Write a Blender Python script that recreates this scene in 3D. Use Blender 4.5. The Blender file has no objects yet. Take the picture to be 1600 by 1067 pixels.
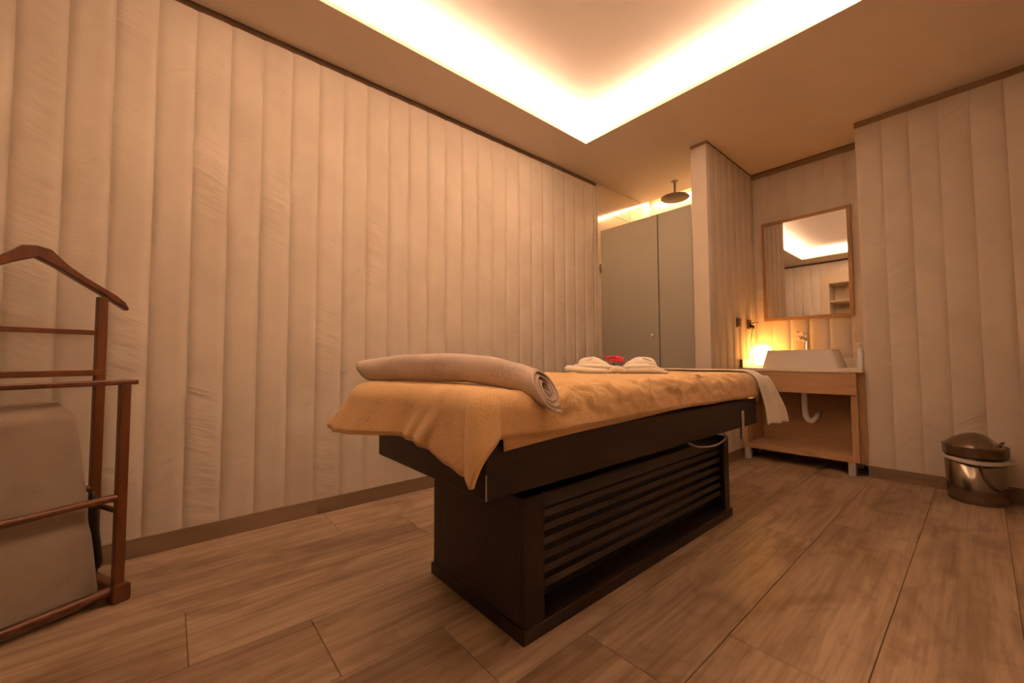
import bpy, bmesh, math, random
from mathutils import Vector, Matrix, noise

random.seed(7)
sc = bpy.context.scene
C = sc.collection
PI = math.pi

# ------------------------------------------------------------------ camera
F_PX = 626.2
yaw, pitch, roll = (math.radians(a) for a in (-49.529, 2.5096, -0.25386))
fwd = Vector((math.sin(yaw) * math.cos(pitch), math.cos(yaw) * math.cos(pitch), math.sin(pitch)))
r0 = Vector((math.cos(yaw), -math.sin(yaw), 0))
u0 = r0.cross(fwd)
rt = r0 * math.cos(roll) + u0 * math.sin(roll)
up = -r0 * math.sin(roll) + u0 * math.cos(roll)
cam_d = bpy.data.cameras.new('camera')
cam_d.sensor_width = 36
cam_d.lens = F_PX * 36 / 1600
cam_d.clip_start = 0.02
cam = bpy.data.objects.new('camera', cam_d)
C.objects.link(cam)
m = Matrix((rt, up, -fwd)).transposed().to_4x4()
m.translation = (0, 0, 0.88)
cam.matrix_world = m
sc.camera = cam

# ------------------------------------------------------------------ world, exposure, lights
w = bpy.data.worlds.new('world')
sc.world = w
w.use_nodes = True
w.node_tree.nodes['Background'].inputs[0].default_value = (0.0, 0.0, 0.0, 1)
w.node_tree.nodes['Background'].inputs[1].default_value = 0
sc.view_settings.view_transform = 'Standard'
sc.view_settings.look = 'None'
sc.view_settings.gamma = 1
sc.view_settings.use_curve_mapping = False
sc.view_settings.exposure = 0.0
sc.cycles.max_bounces = 10
sc.cycles.diffuse_bounces = 6
sc.cycles.glossy_bounces = 4
sc.cycles.sample_clamp_indirect = 12
LED = (1.0, 0.695, 0.475)

XL, XR = -2.50, 0.45            # left / right wall
YF, YN, YB = 3.951, 4.31, -0.69  # far wall, niche wall, back wall
ZC = 2.673                      # ceiling
XP0, XP1, YP = -1.545, -1.415, 3.317   # partition
XC = -0.575                     # corner where the far wall comes forward
CX0, CX1, CY0, CY1 = -2.083, -0.322, -0.20, 2.60   # cove opening
TR = 0.16                       # tray reaches this far behind the lip
ZT = 2.83


def area(name, loc, sx, sy, power, rot, color=LED):
    d = bpy.data.lights.new(name, 'AREA')
    d.shape = 'RECTANGLE'
    d.size, d.size_y = sx, sy
    d.energy = power
    d.color = color
    o = bpy.data.objects.new(name, d)
    C.objects.link(o)
    o.location = loc
    o.rotation_euler = rot
    return o


# LED strips lying in the cove behind the lip, shining up and inwards
PW = 20.0                       # watts per metre
tl = math.radians(12)
cxm, cym = (CX0 + CX1) / 2, (CY0 + CY1) / 2
lx, ly = CX1 - CX0 + 0.1, CY1 - CY0 + 0.1
area('cove_light', (CX0 - 0.08, cym, ZC + 0.028), 0.025, ly, PW * ly, (PI, -tl, 0))
area('cove_light', (CX1 + 0.08, cym, ZC + 0.028), 0.025, ly, PW * ly, (PI, tl, 0))
area('cove_light', (cxm, CY0 - 0.08, ZC + 0.028), lx, 0.025, 0.3 * PW * lx, (PI + tl, 0, 0))
area('cove_light', (cxm, CY1 + 0.08, ZC + 0.028), lx, 0.025, PW * lx, (PI - tl, 0, 0))
# LED strip in the slot above the shower's back wall
area('shower_light', ((XL + XP0) / 2, YN - 0.03, ZC + 0.06), 0.85, 0.02, 16.0, (math.radians(-30), 0, 0), (1, 0.62, 0.30))


# ------------------------------------------------------------------ materials
def mat(name, col, rough=0.6, metal=0.0, spec=0.5):
    mt = bpy.data.materials.new(name)
    mt.use_nodes = True
    b = mt.node_tree.nodes['Principled BSDF']
    b.inputs['Base Color'].default_value = (*col, 1)
    b.inputs['Roughness'].default_value = rough
    b.inputs['Metallic'].default_value = metal
    b.inputs['Specular IOR Level'].default_value = spec
    return mt


def nt(mt):
    return mt.node_tree.nodes, mt.node_tree.links, mt.node_tree.nodes['Principled BSDF']


def coords(mt, scale=(1, 1, 1), rot=(0, 0, 0), rand=0.0):
    n, l, b = nt(mt)
    tc = n.new('ShaderNodeTexCoord')
    mp = n.new('ShaderNodeMapping')
    mp.inputs['Scale'].default_value = scale
    mp.inputs['Rotation'].default_value = rot
    if rand:
        oi = n.new('ShaderNodeObjectInfo')
        mu = n.new('ShaderNodeVectorMath')
        mu.operation = 'SCALE'
        mu.inputs[0].default_value = (rand, rand * 1.7, rand * 2.3)
        l.new(oi.outputs['Random'], mu.inputs['Scale'])
        ad = n.new('ShaderNodeVectorMath')
        ad.operation = 'ADD'
        l.new(tc.outputs['Object'], ad.inputs[0])
        l.new(mu.outputs[0], ad.inputs[1])
        l.new(ad.outputs[0], mp.inputs['Vector'])
    else:
        l.new(tc.outputs['Object'], mp.inputs['Vector'])
    return mp.outputs[0]


def noise_tex(mt, vec, scale, detail=3, rough=0.5, dist=0.0):
    n, l, b = nt(mt)
    t = n.new('ShaderNodeTexNoise')
    t.inputs['Scale'].default_value = scale
    t.inputs['Detail'].default_value = detail
    t.inputs['Roughness'].default_value = rough
    t.inputs['Distortion'].default_value = dist
    l.new(vec, t.inputs['Vector'])
    return t.outputs['Fac']


def ramp(mt, fac, stops):
    n, l, b = nt(mt)
    r = n.new('ShaderNodeValToRGB')
    el = r.color_ramp.elements
    el[0].position, el[0].color = stops[0][0], (*stops[0][1], 1)
    el[1].position, el[1].color = stops[-1][0], (*stops[-1][1], 1)
    for p, c in stops[1:-1]:
        e = el.new(p)
        e.color = (*c, 1)
    l.new(fac, r.inputs[0])
    return r.outputs[0]


def bump(mt, fac, strength, dist, prev=None):
    n, l, b = nt(mt)
    bp = n.new('ShaderNodeBump')
    bp.inputs['Strength'].default_value = strength
    bp.inputs['Distance'].default_value = dist
    l.new(fac, bp.inputs['Height'])
    if prev is not None:
        l.new(prev, bp.inputs['Normal'])
    l.new(bp.outputs[0], b.inputs['Normal'])
    return bp.outputs[0]


def setcol(mt, out):
    n, l, b = nt(mt)
    l.new(out, b.inputs['Base Color'])


def wood(name, c0, c1, scale, rough, axis='z', rand=0.0, bmp=0.15):
    """grain stretched along one axis"""
    mt = mat(name, c0, rough)
    s = {'x': (0.12, 1, 1), 'y': (1, 0.12, 1), 'z': (1, 1, 0.12)}[axis]
    v = coords(mt, s, rand=rand)
    f = noise_tex(mt, v, scale, 5, 0.6, 0.6)
    setcol(mt, ramp(mt, f, [(0.3, c0), (0.7, c1)]))
    if bmp:
        bump(mt, f, bmp, 0.001)
    return mt


# channel-sewn wall fabric: cream cloth with puckers running aslant
def fabric_wall(name, slant):
    mt = mat(name, (0.74, 0.63, 0.52), 0.85, spec=0.2)
    n, l, b = nt(mt)
    v = coords(mt, (1, 1, 1), rand=7.0)
    f0 = noise_tex(mt, v, 3.0, 4, 0.55)
    setcol(mt, ramp(mt, f0, [(0.3, (0.575, 0.495, 0.405)), (0.7, (0.655, 0.575, 0.485))]))
    v2a = coords(mt, (1, 1, 1), (0, slant, 0), rand=5.0)
    m2 = n.new('ShaderNodeMapping')
    m2.inputs['Scale'].default_value = (3.0, 2.0, 15.0)
    l.new(v2a, m2.inputs['Vector'])
    v2 = m2.outputs[0]
    f1 = noise_tex(mt, v2, 1.0, 3, 0.55, 0.4)
    v3 = coords(mt, (1, 1, 1.0), rand=9.0)
    gate = noise_tex(mt, v3, 2.2, 1)
    mu = n.new('ShaderNodeMath')
    mu.operation = 'MULTIPLY'
    mr = n.new('ShaderNodeMapRange')
    mr.inputs[1].default_value, mr.inputs[2].default_value = 0.44, 0.66
    l.new(gate, mr.inputs[0])
    l.new(f1, mu.inputs[0])
    l.new(mr.outputs[0], mu.inputs[1])
    p = bump(mt, mu.outputs[0], 0.7, 0.023)
    f2 = noise_tex(mt, v, 55, 4, 0.7)
    bump(mt, f2, 0.12, 0.002, p)
    return mt


M = {}
M['fabA'] = fabric_wall('wall_fabric_a', 0.55)
M['fabB'] = fabric_wall('wall_fabric_b', -0.35)
M['fab_plain'] = mat('wall_fabric_plain', (0.62, 0.535, 0.44), 0.85, spec=0.2)
M['paint'] = mat('ceiling_paint', (0.74, 0.655, 0.575), 0.8, spec=0.3)
_f = noise_tex(M['paint'], coords(M['paint']), 2.0, 3)
setcol(M['paint'], ramp(M['paint'], _f, [(0.3, (0.69, 0.60, 0.52)), (0.7, (0.73, 0.64, 0.56))]))
M['tray'] = mat('tray_paint', (0.80, 0.755, 0.715), 0.8, spec=0.3)
M['trim'] = mat('trim_brown', (0.13, 0.075, 0.04), 0.6)
M['band'] = mat('shadowed_band_brown', (0.30, 0.20, 0.125), 0.8)  # top of the wall cloth, its shadow put into the colour
M['dark_body'] = mat('wall_core', (0.5, 0.42, 0.33), 0.9)


def floor_mat():
    mt = mat('floor_wood_tile', (0.3, 0.2, 0.13), 0.36, spec=0.45)
    n, l, b = nt(mt)
    v = coords(mt, (1, 0.14, 1), rand=13.0)
    big = noise_tex(mt, v, 3.2, 4, 0.6, 1.4)
    fine = noise_tex(mt, coords(mt, (1, 0.05, 1), rand=13.0), 42, 4, 0.65, 0.3)
    blot = noise_tex(mt, coords(mt, (1, 0.5, 1), rand=17.0), 5.5, 3, 0.6, 1.0)
    c1 = ramp(mt, big, [(0.28, (0.29, 0.197, 0.123)), (0.48, (0.425, 0.305, 0.203)), (0.72, (0.51, 0.375, 0.258))])
    c2 = ramp(mt, fine, [(0.36, (0.58, 0.54, 0.50)), (0.58, (1.0, 1.0, 1.0))])
    c3 = ramp(mt, blot, [(0.34, (0.62, 0.55, 0.49)), (0.52, (1.0, 1.0, 1.0))])
    for a_, c_ in ((None, c2), (None, c3)):
        mx = n.new('ShaderNodeMix')
        mx.data_type = 'RGBA'
        mx.blend_type = 'MULTIPLY'
        mx.inputs[0].default_value = 0.75
        l.new(c1, mx.inputs[6])
        l.new(c_, mx.inputs[7])
        c1 = mx.outputs[2]
    setcol(mt, c1)
    bump(mt, fine, 0.12, 0.001)
    return mt


M['floor'] = floor_mat()
M['grout'] = mat('grout', (0.13, 0.085, 0.052), 0.9)
M['base_tile'] = wood('baseboard_tile', (0.16, 0.10, 0.06), (0.30, 0.20, 0.125), 9, 0.45, 'y', 11.0)
M['base_tile_x'] = wood('baseboard_tile_x', (0.16, 0.10, 0.06), (0.30, 0.20, 0.125), 9, 0.45, 'x', 11.0)
M['wenge'] = wood('wenge_veneer', (0.012, 0.0065, 0.0045), (0.026, 0.0135, 0.0088), 30, 0.42, 'z', 3.0, 0.05)
M['wenge_y'] = wood('wenge_veneer_long', (0.013, 0.0068, 0.0046), (0.027, 0.014, 0.009), 30, 0.42, 'y', 3.0, 0.05)
M['slat'] = wood('wenge_louvre', (0.020, 0.0105, 0.007), (0.036, 0.019, 0.0125), 30, 0.38, 'y', 3.0, 0.05)  # wenge made lighter, the light on the slat faces is in the colour
M['oak'] = wood('light_oak_veneer', (0.40, 0.235, 0.115), (0.52, 0.32, 0.165), 14, 0.5, 'x', 0, 0.05)
M['oak_z'] = wood('light_oak_upright', (0.40, 0.235, 0.115), (0.52, 0.32, 0.165), 14, 0.5, 'z', 0, 0.05)
M['mirror_wood'] = wood('mirror_frame_wood', (0.32, 0.175, 0.062), (0.40, 0.225, 0.085), 18, 0.45, 'z', 0, 0.05)
M['valet'] = wood('red_brown_varnished_wood', (0.085, 0.026, 0.009), (0.165, 0.054, 0.018), 24, 0.28, 'z', 2.0, 0.04)
M['chrome'] = mat('chrome', (0.80, 0.78, 0.75), 0.16, 1.0)
M['steel'] = mat('brushed_steel', (0.62, 0.58, 0.52), 0.20, 1.0)
M['bin_steel'] = mat('bin_steel', (0.27, 0.225, 0.175), 0.22, 1.0)
M['rose'] = mat('shower_steel', (0.30, 0.26, 0.22), 0.45, 0.7)
M['bag'] = mat('thin_white_bag', (0.45, 0.41, 0.37), 0.5)
M['dark_metal'] = mat('dark_bronze', (0.13, 0.08, 0.052), 0.4, 0.3)
M['mirror'] = mat('mirror_silver', (0.92, 0.92, 0.90), 0.01, 1.0)
M['ceramic'] = mat('white_ceramic', (0.74, 0.71, 0.67), 0.18)
M['stone'] = mat('pale_counter_stone', (0.78, 0.72, 0.64), 0.3)
M['plastic'] = mat('white_plastic', (0.80, 0.79, 0.77), 0.4)
M['grey_leg'] = mat('grey_metal_leg', (0.50, 0.49, 0.48), 0.45, 0.3)
M['black'] = mat('black_leather', (0.012, 0.010, 0.009), 0.38)
M['rubber'] = mat('dark_grey', (0.03, 0.025, 0.02), 0.6)
M['tile'] = mat('glossy_beige_tile', (0.62, 0.52, 0.41), 0.12)
M['cable'] = mat('grey_cable', (0.55, 0.50, 0.44), 0.5)
M['closet'] = mat('closet_beige', (0.58, 0.46, 0.33), 0.6)


def terry(name, c0, c1, sc_=90, amt=0.6, d=0.004):
    mt = mat(name, c0, 0.95, spec=0.1)
    b = nt(mt)[2]
    b.inputs['Sheen Weight'].default_value = 0.25
    b.inputs['Sheen Roughness'].default_value = 0.5
    v = coords(mt)
    f = noise_tex(mt, v, sc_, 3, 0.7)
    g = noise_tex(mt, v, 7, 4, 0.6)
    n, l, _ = nt(mt)
    mx = n.new('ShaderNodeMath')
    mx.operation = 'ADD'
    l.new(f, mx.inputs[0])
    l.new(g, mx.inputs[1])
    setcol(mt, ramp(mt, mx.outputs[0], [(0.75, c0), (1.25, c1)]))
    bump(mt, f, amt, d)
    return mt


M['blanket'] = terry('tan_terry', (0.60, 0.375, 0.165), (0.74, 0.485, 0.235), 170)
M['hem'] = terry('tan_hem', (0.66, 0.42, 0.19), (0.74, 0.49, 0.245), 170, 0.2)
M['towel_grey'] = terry('taupe_terry', (0.48, 0.38, 0.305), (0.62, 0.505, 0.42), 190)
M['towel_white'] = terry('white_terry', (0.72, 0.66, 0.55), (0.80, 0.75, 0.65), 200, 0.35)
M['towel_cotton'] = terry('white_cotton', (0.74, 0.68, 0.60), (0.80, 0.75, 0.68), 260, 0.2)
M['seat_fabric'] = terry('grey_brown_upholstery', (0.265, 0.205, 0.155), (0.325, 0.255, 0.195), 300, 0.2, 0.002)
M['sheet'] = mat('mattress_cover', (0.35, 0.22, 0.11), 0.8)
M['petal'] = mat('pink_petal', (0.90, 0.10, 0.16), 0.5)
M['stem'] = mat('green_stem', (0.10, 0.17, 0.05), 0.6)


def frosted():
    mt = bpy.data.materials.new('frosted_glass')
    mt.use_nodes = True
    n, l = mt.node_tree.nodes, mt.node_tree.links
    out = n['Material Output']
    b = n['Principled BSDF']
    b.inputs['Base Color'].default_value = (0.46, 0.445, 0.41, 1)
    b.inputs['Roughness'].default_value = 0.35
    b.inputs['Specular IOR Level'].default_value = 0.35
    t = n.new('ShaderNodeBsdfTranslucent')
    t.inputs[0].default_value = (0.70, 0.67, 0.62, 1)
    mx = n.new('ShaderNodeMixShader')
    mx.inputs[0].default_value = 0.55
    l.new(b.outputs[0], mx.inputs[1])
    l.new(t.outputs[0], mx.inputs[2])
    l.new(mx.outputs[0], out.inputs[0])
    return mt


M['frost'] = frosted()


def lamp_mat():
    mt = mat('glowing_lamp_shade', (0.9, 0.8, 0.65), 0.5)
    n, l, b = nt(mt)
    f = noise_tex(mt, coords(mt), 22, 2, 0.5, 0.5)
    c = ramp(mt, f, [(0.35, (1.0, 0.34, 0.05)), (0.65, (1.0, 0.46, 0.10))])
    l.new(c, b.inputs['Emission Color'])
    b.inputs['Emission Strength'].default_value = 27.0
    return mt


M['glow'] = lamp_mat()


# ------------------------------------------------------------------ mesh helpers
def link(name, me, mt=None, parent=None, smooth=False):
    if isinstance(me, bmesh.types.BMesh):
        bm = me
        bmesh.ops.recalc_face_normals(bm, faces=bm.faces)
        me = bpy.data.meshes.new(name)
        bm.to_mesh(me)
        bm.free()
    if mt and not me.materials:
        me.materials.append(M[mt] if isinstance(mt, str) else mt)
    if smooth:
        for p in me.polygons:
            p.use_smooth = True
    o = bpy.data.objects.new(name, me)
    C.objects.link(o)
    if parent:
        o.parent = parent
        o.matrix_parent_inverse = parent_matrix(parent).inverted()
    return o


def parent_matrix(p):
    mm = Matrix.LocRotScale(p.location, p.rotation_euler, p.scale)
    if p.parent:
        mm = parent_matrix(p.parent) @ p.matrix_parent_inverse @ mm
    return mm


def addbox(bm, lo, hi, bevel=0.0, seg=1, mtx=None):
    x0, y0, z0 = lo
    x1, y1, z1 = hi
    vs = [bm.verts.new(p) for p in ((x0, y0, z0), (x1, y0, z0), (x1, y1, z0), (x0, y1, z0),
                                    (x0, y0, z1), (x1, y0, z1), (x1, y1, z1), (x0, y1, z1))]
    fs = [bm.faces.new([vs[i] for i in f]) for f in
          ((3, 2, 1, 0), (4, 5, 6, 7), (0, 1, 5, 4), (1, 2, 6, 5), (2, 3, 7, 6), (3, 0, 4, 7))]
    if mtx is not None:
        bmesh.ops.transform(bm, matrix=mtx, verts=vs)
    if bevel > 0:
        es = list({e for f in fs for e in f.edges})
        bmesh.ops.bevel(bm, geom=es, offset=bevel, segments=seg, profile=0.5, affect='EDGES')
    return bm


def box(name, lo, hi, mt, parent=None, bevel=0.0, seg=1, mtx=None):
    return link(name, addbox(bmesh.new(), lo, hi, bevel, seg, mtx), mt, parent, smooth=False)


def tube(bm, pts, rad, n=10, caps=True, sy=1.0):
    """tube through points; rad is a number or a list"""
    P = [Vector(p) for p in pts]
    R = rad if isinstance(rad, (list, tuple)) else [rad] * len(P)
    rings = []
    prev = None
    for i, p in enumerate(P):
        t = (P[min(i + 1, len(P) - 1)] - P[max(i - 1, 0)]).normalized()
        if prev is None:
            a = Vector((0, 0, 1)) if abs(t.z) < 0.9 else Vector((1, 0, 0))
            a = (a - t * a.dot(t)).normalized()
        else:
            a = (prev - t * prev.dot(t)).normalized()
        prev = a
        b = t.cross(a)
        rings.append([bm.verts.new(p + (a * math.cos(2 * PI * k / n) + b * math.sin(2 * PI * k / n) * sy) * R[i]) for k in range(n)])
    for r1, r2 in zip(rings, rings[1:]):
        for k in range(n):
            bm.faces.new((r1[k], r1[(k + 1) % n], r2[(k + 1) % n], r2[k]))
    if caps:
        bm.faces.new(rings[0][::-1])
        bm.faces.new(rings[-1])
    return bm


def lathe(bm, prof, c, n=32):
    rings = []
    for r, z in prof:
        if r < 1e-6:
            rings.append([bm.verts.new((c[0], c[1], c[2] + z))])
        else:
            rings.append([bm.verts.new((c[0] + r * math.cos(2 * PI * k / n), c[1] + r * math.sin(2 * PI * k / n), c[2] + z)) for k in range(n)])
    for a, b in zip(rings, rings[1:]):
        for k in range(n):
            k2 = (k + 1) % n
            if len(a) == 1:
                bm.faces.new((a[0], b[k2], b[k])) if len(b) > 1 else None
            elif len(b) == 1:
                bm.faces.new((a[k], a[k2], b[0]))
            else:
                bm.faces.new((a[k], a[k2], b[k2], b[k]))
    return bm


def grid(bm, nu, nv, fn):
    vs = [[bm.verts.new(fn(i / nu, j / nv)) for j in range(nv + 1)] for i in range(nu + 1)]
    for i in range(nu):
        for j in range(nv):
            bm.faces.new((vs[i][j], vs[i + 1][j], vs[i + 1][j + 1], vs[i][j + 1]))
    return bm


def catmull(pts, n):
    P = [Vector(p) for p in pts]
    P = [2 * P[0] - P[1]] + P + [2 * P[-1] - P[-2]]
    out = []
    for i in range(1, len(P) - 2):
        for k in range(n):
            t = k / n
            a, b, c, d = P[i - 1:i + 3]
            out.append(0.5 * ((2 * b) + (c - a) * t + (2 * a - 5 * b + 4 * c - d) * t * t + (3 * b - 3 * c + d - a) * t ** 3))
    out.append(P[-2].copy())
    return out


def sm(t):
    t = max(0.0, min(1.0, t))
    return t * t * (3 - 2 * t)


def tag(o, label, cat, group=None):
    o['label'] = label
    o['category'] = cat
    if group:
        o['group'] = group
    return o


def thing(name, label, cat, loc=(0, 0, 0), rz=0.0, group=None):
    o = bpy.data.objects.new(name, None)
    o.empty_display_size = 0.1
    C.objects.link(o)
    o.location = loc
    o.rotation_euler = (0, 0, rz)
    return tag(o, label, cat, group)


def struct(o):
    o['kind'] = 'structure'
    return o


def solid(o, t, sub=0, offset=-1):
    s = o.modifiers.new('solidify', 'SOLIDIFY')
    s.thickness = t
    s.offset = offset
    if sub:
        q = o.modifiers.new('subdivision', 'SUBSURF')
        q.levels = q.render_levels = sub
    return o


# ------------------------------------------------------------------ floor: wood-look tiles, one object each
floor = struct(box('floor', (XL - 0.1, YB - 0.5, -0.06), (XR + 0.1, YN + 0.1, -0.004), 'grout'))
GAP = 0.0022
row_x = [-2.49, -2.168, -1.843, -1.514, -1.189, -0.858, -0.556, -0.232, 0.053, 0.378, 0.47]
row_y = [0.69, 1.014, 0.063, 0.386, 0.705, 1.037, 1.375, 1.72, 0.70, 1.02]
PL = 1.34
plank_cache = {}


def plank(x0, x1, y0, y1):
    wx, wy = round(x1 - x0, 4), round(y1 - y0, 4)
    key = (wx, wy)
    if key not in plank_cache:
        bm = addbox(bmesh.new(), (-wx / 2 + GAP / 2, -wy / 2 + GAP / 2, -0.01), (wx / 2 - GAP / 2, wy / 2 - GAP / 2, 0), 0.0012)
        bmesh.ops.recalc_face_normals(bm, faces=bm.faces)
        me = bpy.data.meshes.new('floor_plank')
        bm.to_mesh(me)
        bm.free()
        me.materials.append(M['floor'])
        plank_cache[key] = me
    o = link('plank', plank_cache[key], None, floor)
    o.location = ((x0 + x1) / 2, (y0 + y1) / 2, 0)


for i, j0 in enumerate(row_y):
    x0, x1 = row_x[i], row_x[i + 1]
    x0 = max(x0, XL)
    x1 = min(x1, XR)
    ys = [j0 + k * PL for k in range(-1, 5)]
    if i in (1, 7):
        ys = [y for y in ys if y > (0.5 if i == 1 else 2.5)]
    yend = YN if i < 7 else YF + 0.01
    ys = [YB] + [y for y in ys if YB + 0.02 < y < yend - 0.02] + [yend]
    for a, b in zip(ys, ys[1:]):
        plank(x0, x1, a, b)

# ------------------------------------------------------------------ walls with channel-sewn panels
PWID = 0.1434
ZP0, ZP1 = 0.083, ZC - 0.036
panel_cache = {}


def panel_mesh(wd, z0, z1, k):
    key = (round(wd, 3), round(z0, 3), round(z1, 3), k)
    if key in panel_cache:
        return panel_cache[key]
    bm = bmesh.new()
    NU, NV = 12, 26
    rr = random.Random(k * 31 + 5)
    ph = [rr.uniform(0, 9) for _ in range(4)]

    def fn(u, v):
        x = (u - 0.5) * wd
        z = z0 + (z1 - z0) * v
        e = abs(2 * u - 1)
        d = 0.0115 * (1 - e ** 5.0) + 0.0030 * (0.5 - u) + 0.001
        dz = min(z - z0, z1 - z)
        d *= 0.35 + 0.65 * sm(dz / 0.05)
        nz = noise.noise(Vector((x * 6 + ph[0], z * 3.5 + x * 9 + ph[1], ph[2])))
        d += 0.0016 * nz * (1 - e ** 4)
        return (x, -d, z)
    grid(bm, NU, NV, fn)
    me = bpy.data.meshes.new('channel_panel')
    bmesh.ops.recalc_face_normals(bm, faces=bm.faces)
    bm.to_mesh(me)
    bm.free()
    for p in me.polygons:
        p.use_smooth = True
    me.materials.append(M['fabA'] if k % 2 else M['fabB'])
    panel_cache[key] = me
    return me


def panels(wall, start, direction, seams, z0=ZP0, z1=ZP1):
    """seams: distances along direction from start; the panel's back lies on the wall face, -y local is out of the wall"""
    d = Vector(direction)
    ang = math.atan2(d.y, d.x)
    for i, (a, b) in enumerate(zip(seams, seams[1:])):
        c = Vector(start) + d * ((a + b) / 2)
        o = link('channel_panel', panel_mesh(b - a - 0.0016, z0, z1, random.randrange(4) * 2 + (i % 2)), None, wall)
        o.location = c
        o.rotation_euler = (0, 0, ang)


def seams(a, b, first):
    s = [a]
    x = first
    while x < b - 0.02:
        if x > a + 0.02:
            s.append(x)
        x += PWID
    return s + [b]


# left wall (room faces +x: local x runs along -y ... +y so that -y local points into the room)
wl = struct(box('wall_left', (XL - 0.1, YB - 0.6, 0), (XL, 3.27, ZC + 0.3), 'fab_plain'))
sl = seams(YB, 3.262, -0.079 - PWID * 4)
# direction (0,1,0): local -y -> +x
panels(wl, (XL, 0, 0), (0, 1, 0), sl)
# far wall, right of the niche (faces -y)
wf = struct(box('wall_far', (XC, YF, 0), (XR + 0.1, YF + 0.4, ZC + 0.3), 'fab_plain'))
panels(wf, (0, YF, 0), (1, 0, 0), seams(XC + 0.004, XR, XC + 0.15), ZP0, ZP1 - 0.007)
# niche wall behind the basin
wn = struct(box('wall_niche', (XP1 - 0.05, YN, 0), (XC + 0.05, YN + 0.1, ZC + 0.3), 'fab_plain'))
panels(wn, (0, YN, 0), (1, 0, 0), seams(XP1, XC, XP1 + 0.145), ZP0, ZP1 - 0.019)
# partition between shower and niche
wp = struct(box('wall_partition', (XP0, YP, 0), (XP1, YN, ZC), 'fab_plain', None, 0.004))
panels(wp, (XP1, 0, 0), (0, 1, 0), seams(YP + 0.004, YN, YP + 0.143), ZP0, ZC - 0.015)
# right wall and back wall (behind the camera, seen only in the mirror)
wr = struct(box('wall_right', (XR, YB - 0.6, 0), (XR + 0.1, YF, ZC + 0.3), 'fab_plain'))
panels(wr, (XR, 0, 0), (0, -1, 0), [-s for s in seams(YB, YF - 0.01, YB + PWID)][::-1])
NX0, NX1, NZ = -1.92, -0.75, 2.43       # closet face
bmw = bmesh.new()
addbox(bmw, (XL, YB - 0.1, 0), (NX0, YB, ZC + 0.3))
addbox(bmw, (NX1, YB - 0.1, 0), (XR, YB, ZC + 0.3))
addbox(bmw, (NX0, YB - 0.1, NZ), (NX1, YB, ZC + 0.3))
addbox(bmw, (NX0, YB - 0.6, 0), (NX1, YB - 0.5, NZ))
wb = struct(link('wall_back', bmw, 'fab_plain'))
panels(wb, (0, YB, 0), (-1, 0, 0), [-s for s in seams(XL, NX0, XL + PWID)][::-1])
panels(wb, (0, YB, 0), (-1, 0, 0), [-s for s in seams(NX0, NX1, NX0 + PWID)][::-1], NZ + 0.005, ZP1)
panels(wb, (0, YB, 0), (-1, 0, 0), [-s for s in seams(NX1, XR, NX1 + PWID)][::-1])

# shower walls: large glossy tiles
ws = struct(box('wall_shower', (XL - 0.1, 3.27, 0), (XL - 0.012, YN + 0.1, ZC + 0.3), 'grout'))
wsb = struct(box('wall_shower_back', (XL - 0.012, YN + 0.012, 0), (XP0 + 0.05, YN + 0.1, ZC + 0.3), 'grout'))


def tiles(parent, kind, a0, a1, wdt, z0, z1, hgt, name='wall_tile'):
    z = z0
    k = 0
    while z < z1 - 0.01:
        zt = min(z + hgt, z1)
        a = a0
        while a < a1 - 0.01:
            b = min(a + wdt, a1)
            if kind == 'x':
                lo, hi = (XL - 0.012, a + 0.0015, z + 0.0015), (XL, b - 0.0015, zt - 0.0015)
            else:
                lo, hi = (a + 0.0015, YN, z + 0.0015), (b - 0.0015, YN + 0.012, zt - 0.0015)
            box(name, lo, hi, 'tile', parent, 0.0012)
            a = b
        z = zt
        k += 1


tiles(ws, 'x', 3.275, YN, 0.6, 0, ZC + 0.22, 0.30)
tiles(wsb, 'y', XL, XP0, 0.6, 0, ZC + 0.22, 0.30)

# brown reveals between wall cloth and ceiling; band strips paint the shade on the cloth
for i, (lo, hi, mm_) in enumerate((
        ((XL, YB, ZP1), (XL + 0.004, 3.27, ZC), 'trim'),
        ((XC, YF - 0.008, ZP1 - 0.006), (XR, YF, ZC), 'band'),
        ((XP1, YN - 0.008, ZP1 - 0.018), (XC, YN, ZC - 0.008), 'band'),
        ((XP1, YN - 0.010, ZC - 0.008), (XC, YN, ZC), 'trim'),
        ((XP1, YP, ZC - 0.014), (XP1 + 0.004, YN - 0.01, ZC), 'trim'),
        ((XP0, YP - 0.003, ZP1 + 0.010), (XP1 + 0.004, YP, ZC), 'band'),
        ((XR - 0.004, YB, ZP1), (XR, YF - 0.01, ZC), 'trim'),
        ((XL + 0.004, YB, ZP1), (XR - 0.004, YB + 0.004, ZC), 'trim'))):
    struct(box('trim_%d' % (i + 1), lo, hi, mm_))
# pale end strip where the left wall cloth stops at the shower
struct(box('trim_9', (XL, 3.258, 0.0), (XL + 0.016, 3.275, ZC - 0.03), 'fab_plain', None, 0.002))


# skirting tiles, one object each
def skirting(name, axis, fixed, out, cuts):
    root = None
    for a, b in zip(cuts, cuts[1:]):
        if axis == 'y':
            x0, x1 = sorted((fixed, fixed + out))
            lo, hi = (x0, a + 0.001, 0), (x1, b - 0.001, 0.083)
        else:
            y0, y1 = sorted((fixed, fixed + out))
            lo, hi = (a + 0.001, y0, 0), (b - 0.001, y1, 0.083)
        o = box(name if root is None else 'skirting_tile', lo, hi, 'base_tile' if axis == 'y' else 'base_tile_x', root, 0.001)
        if root is None:
            root = struct(o)


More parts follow.
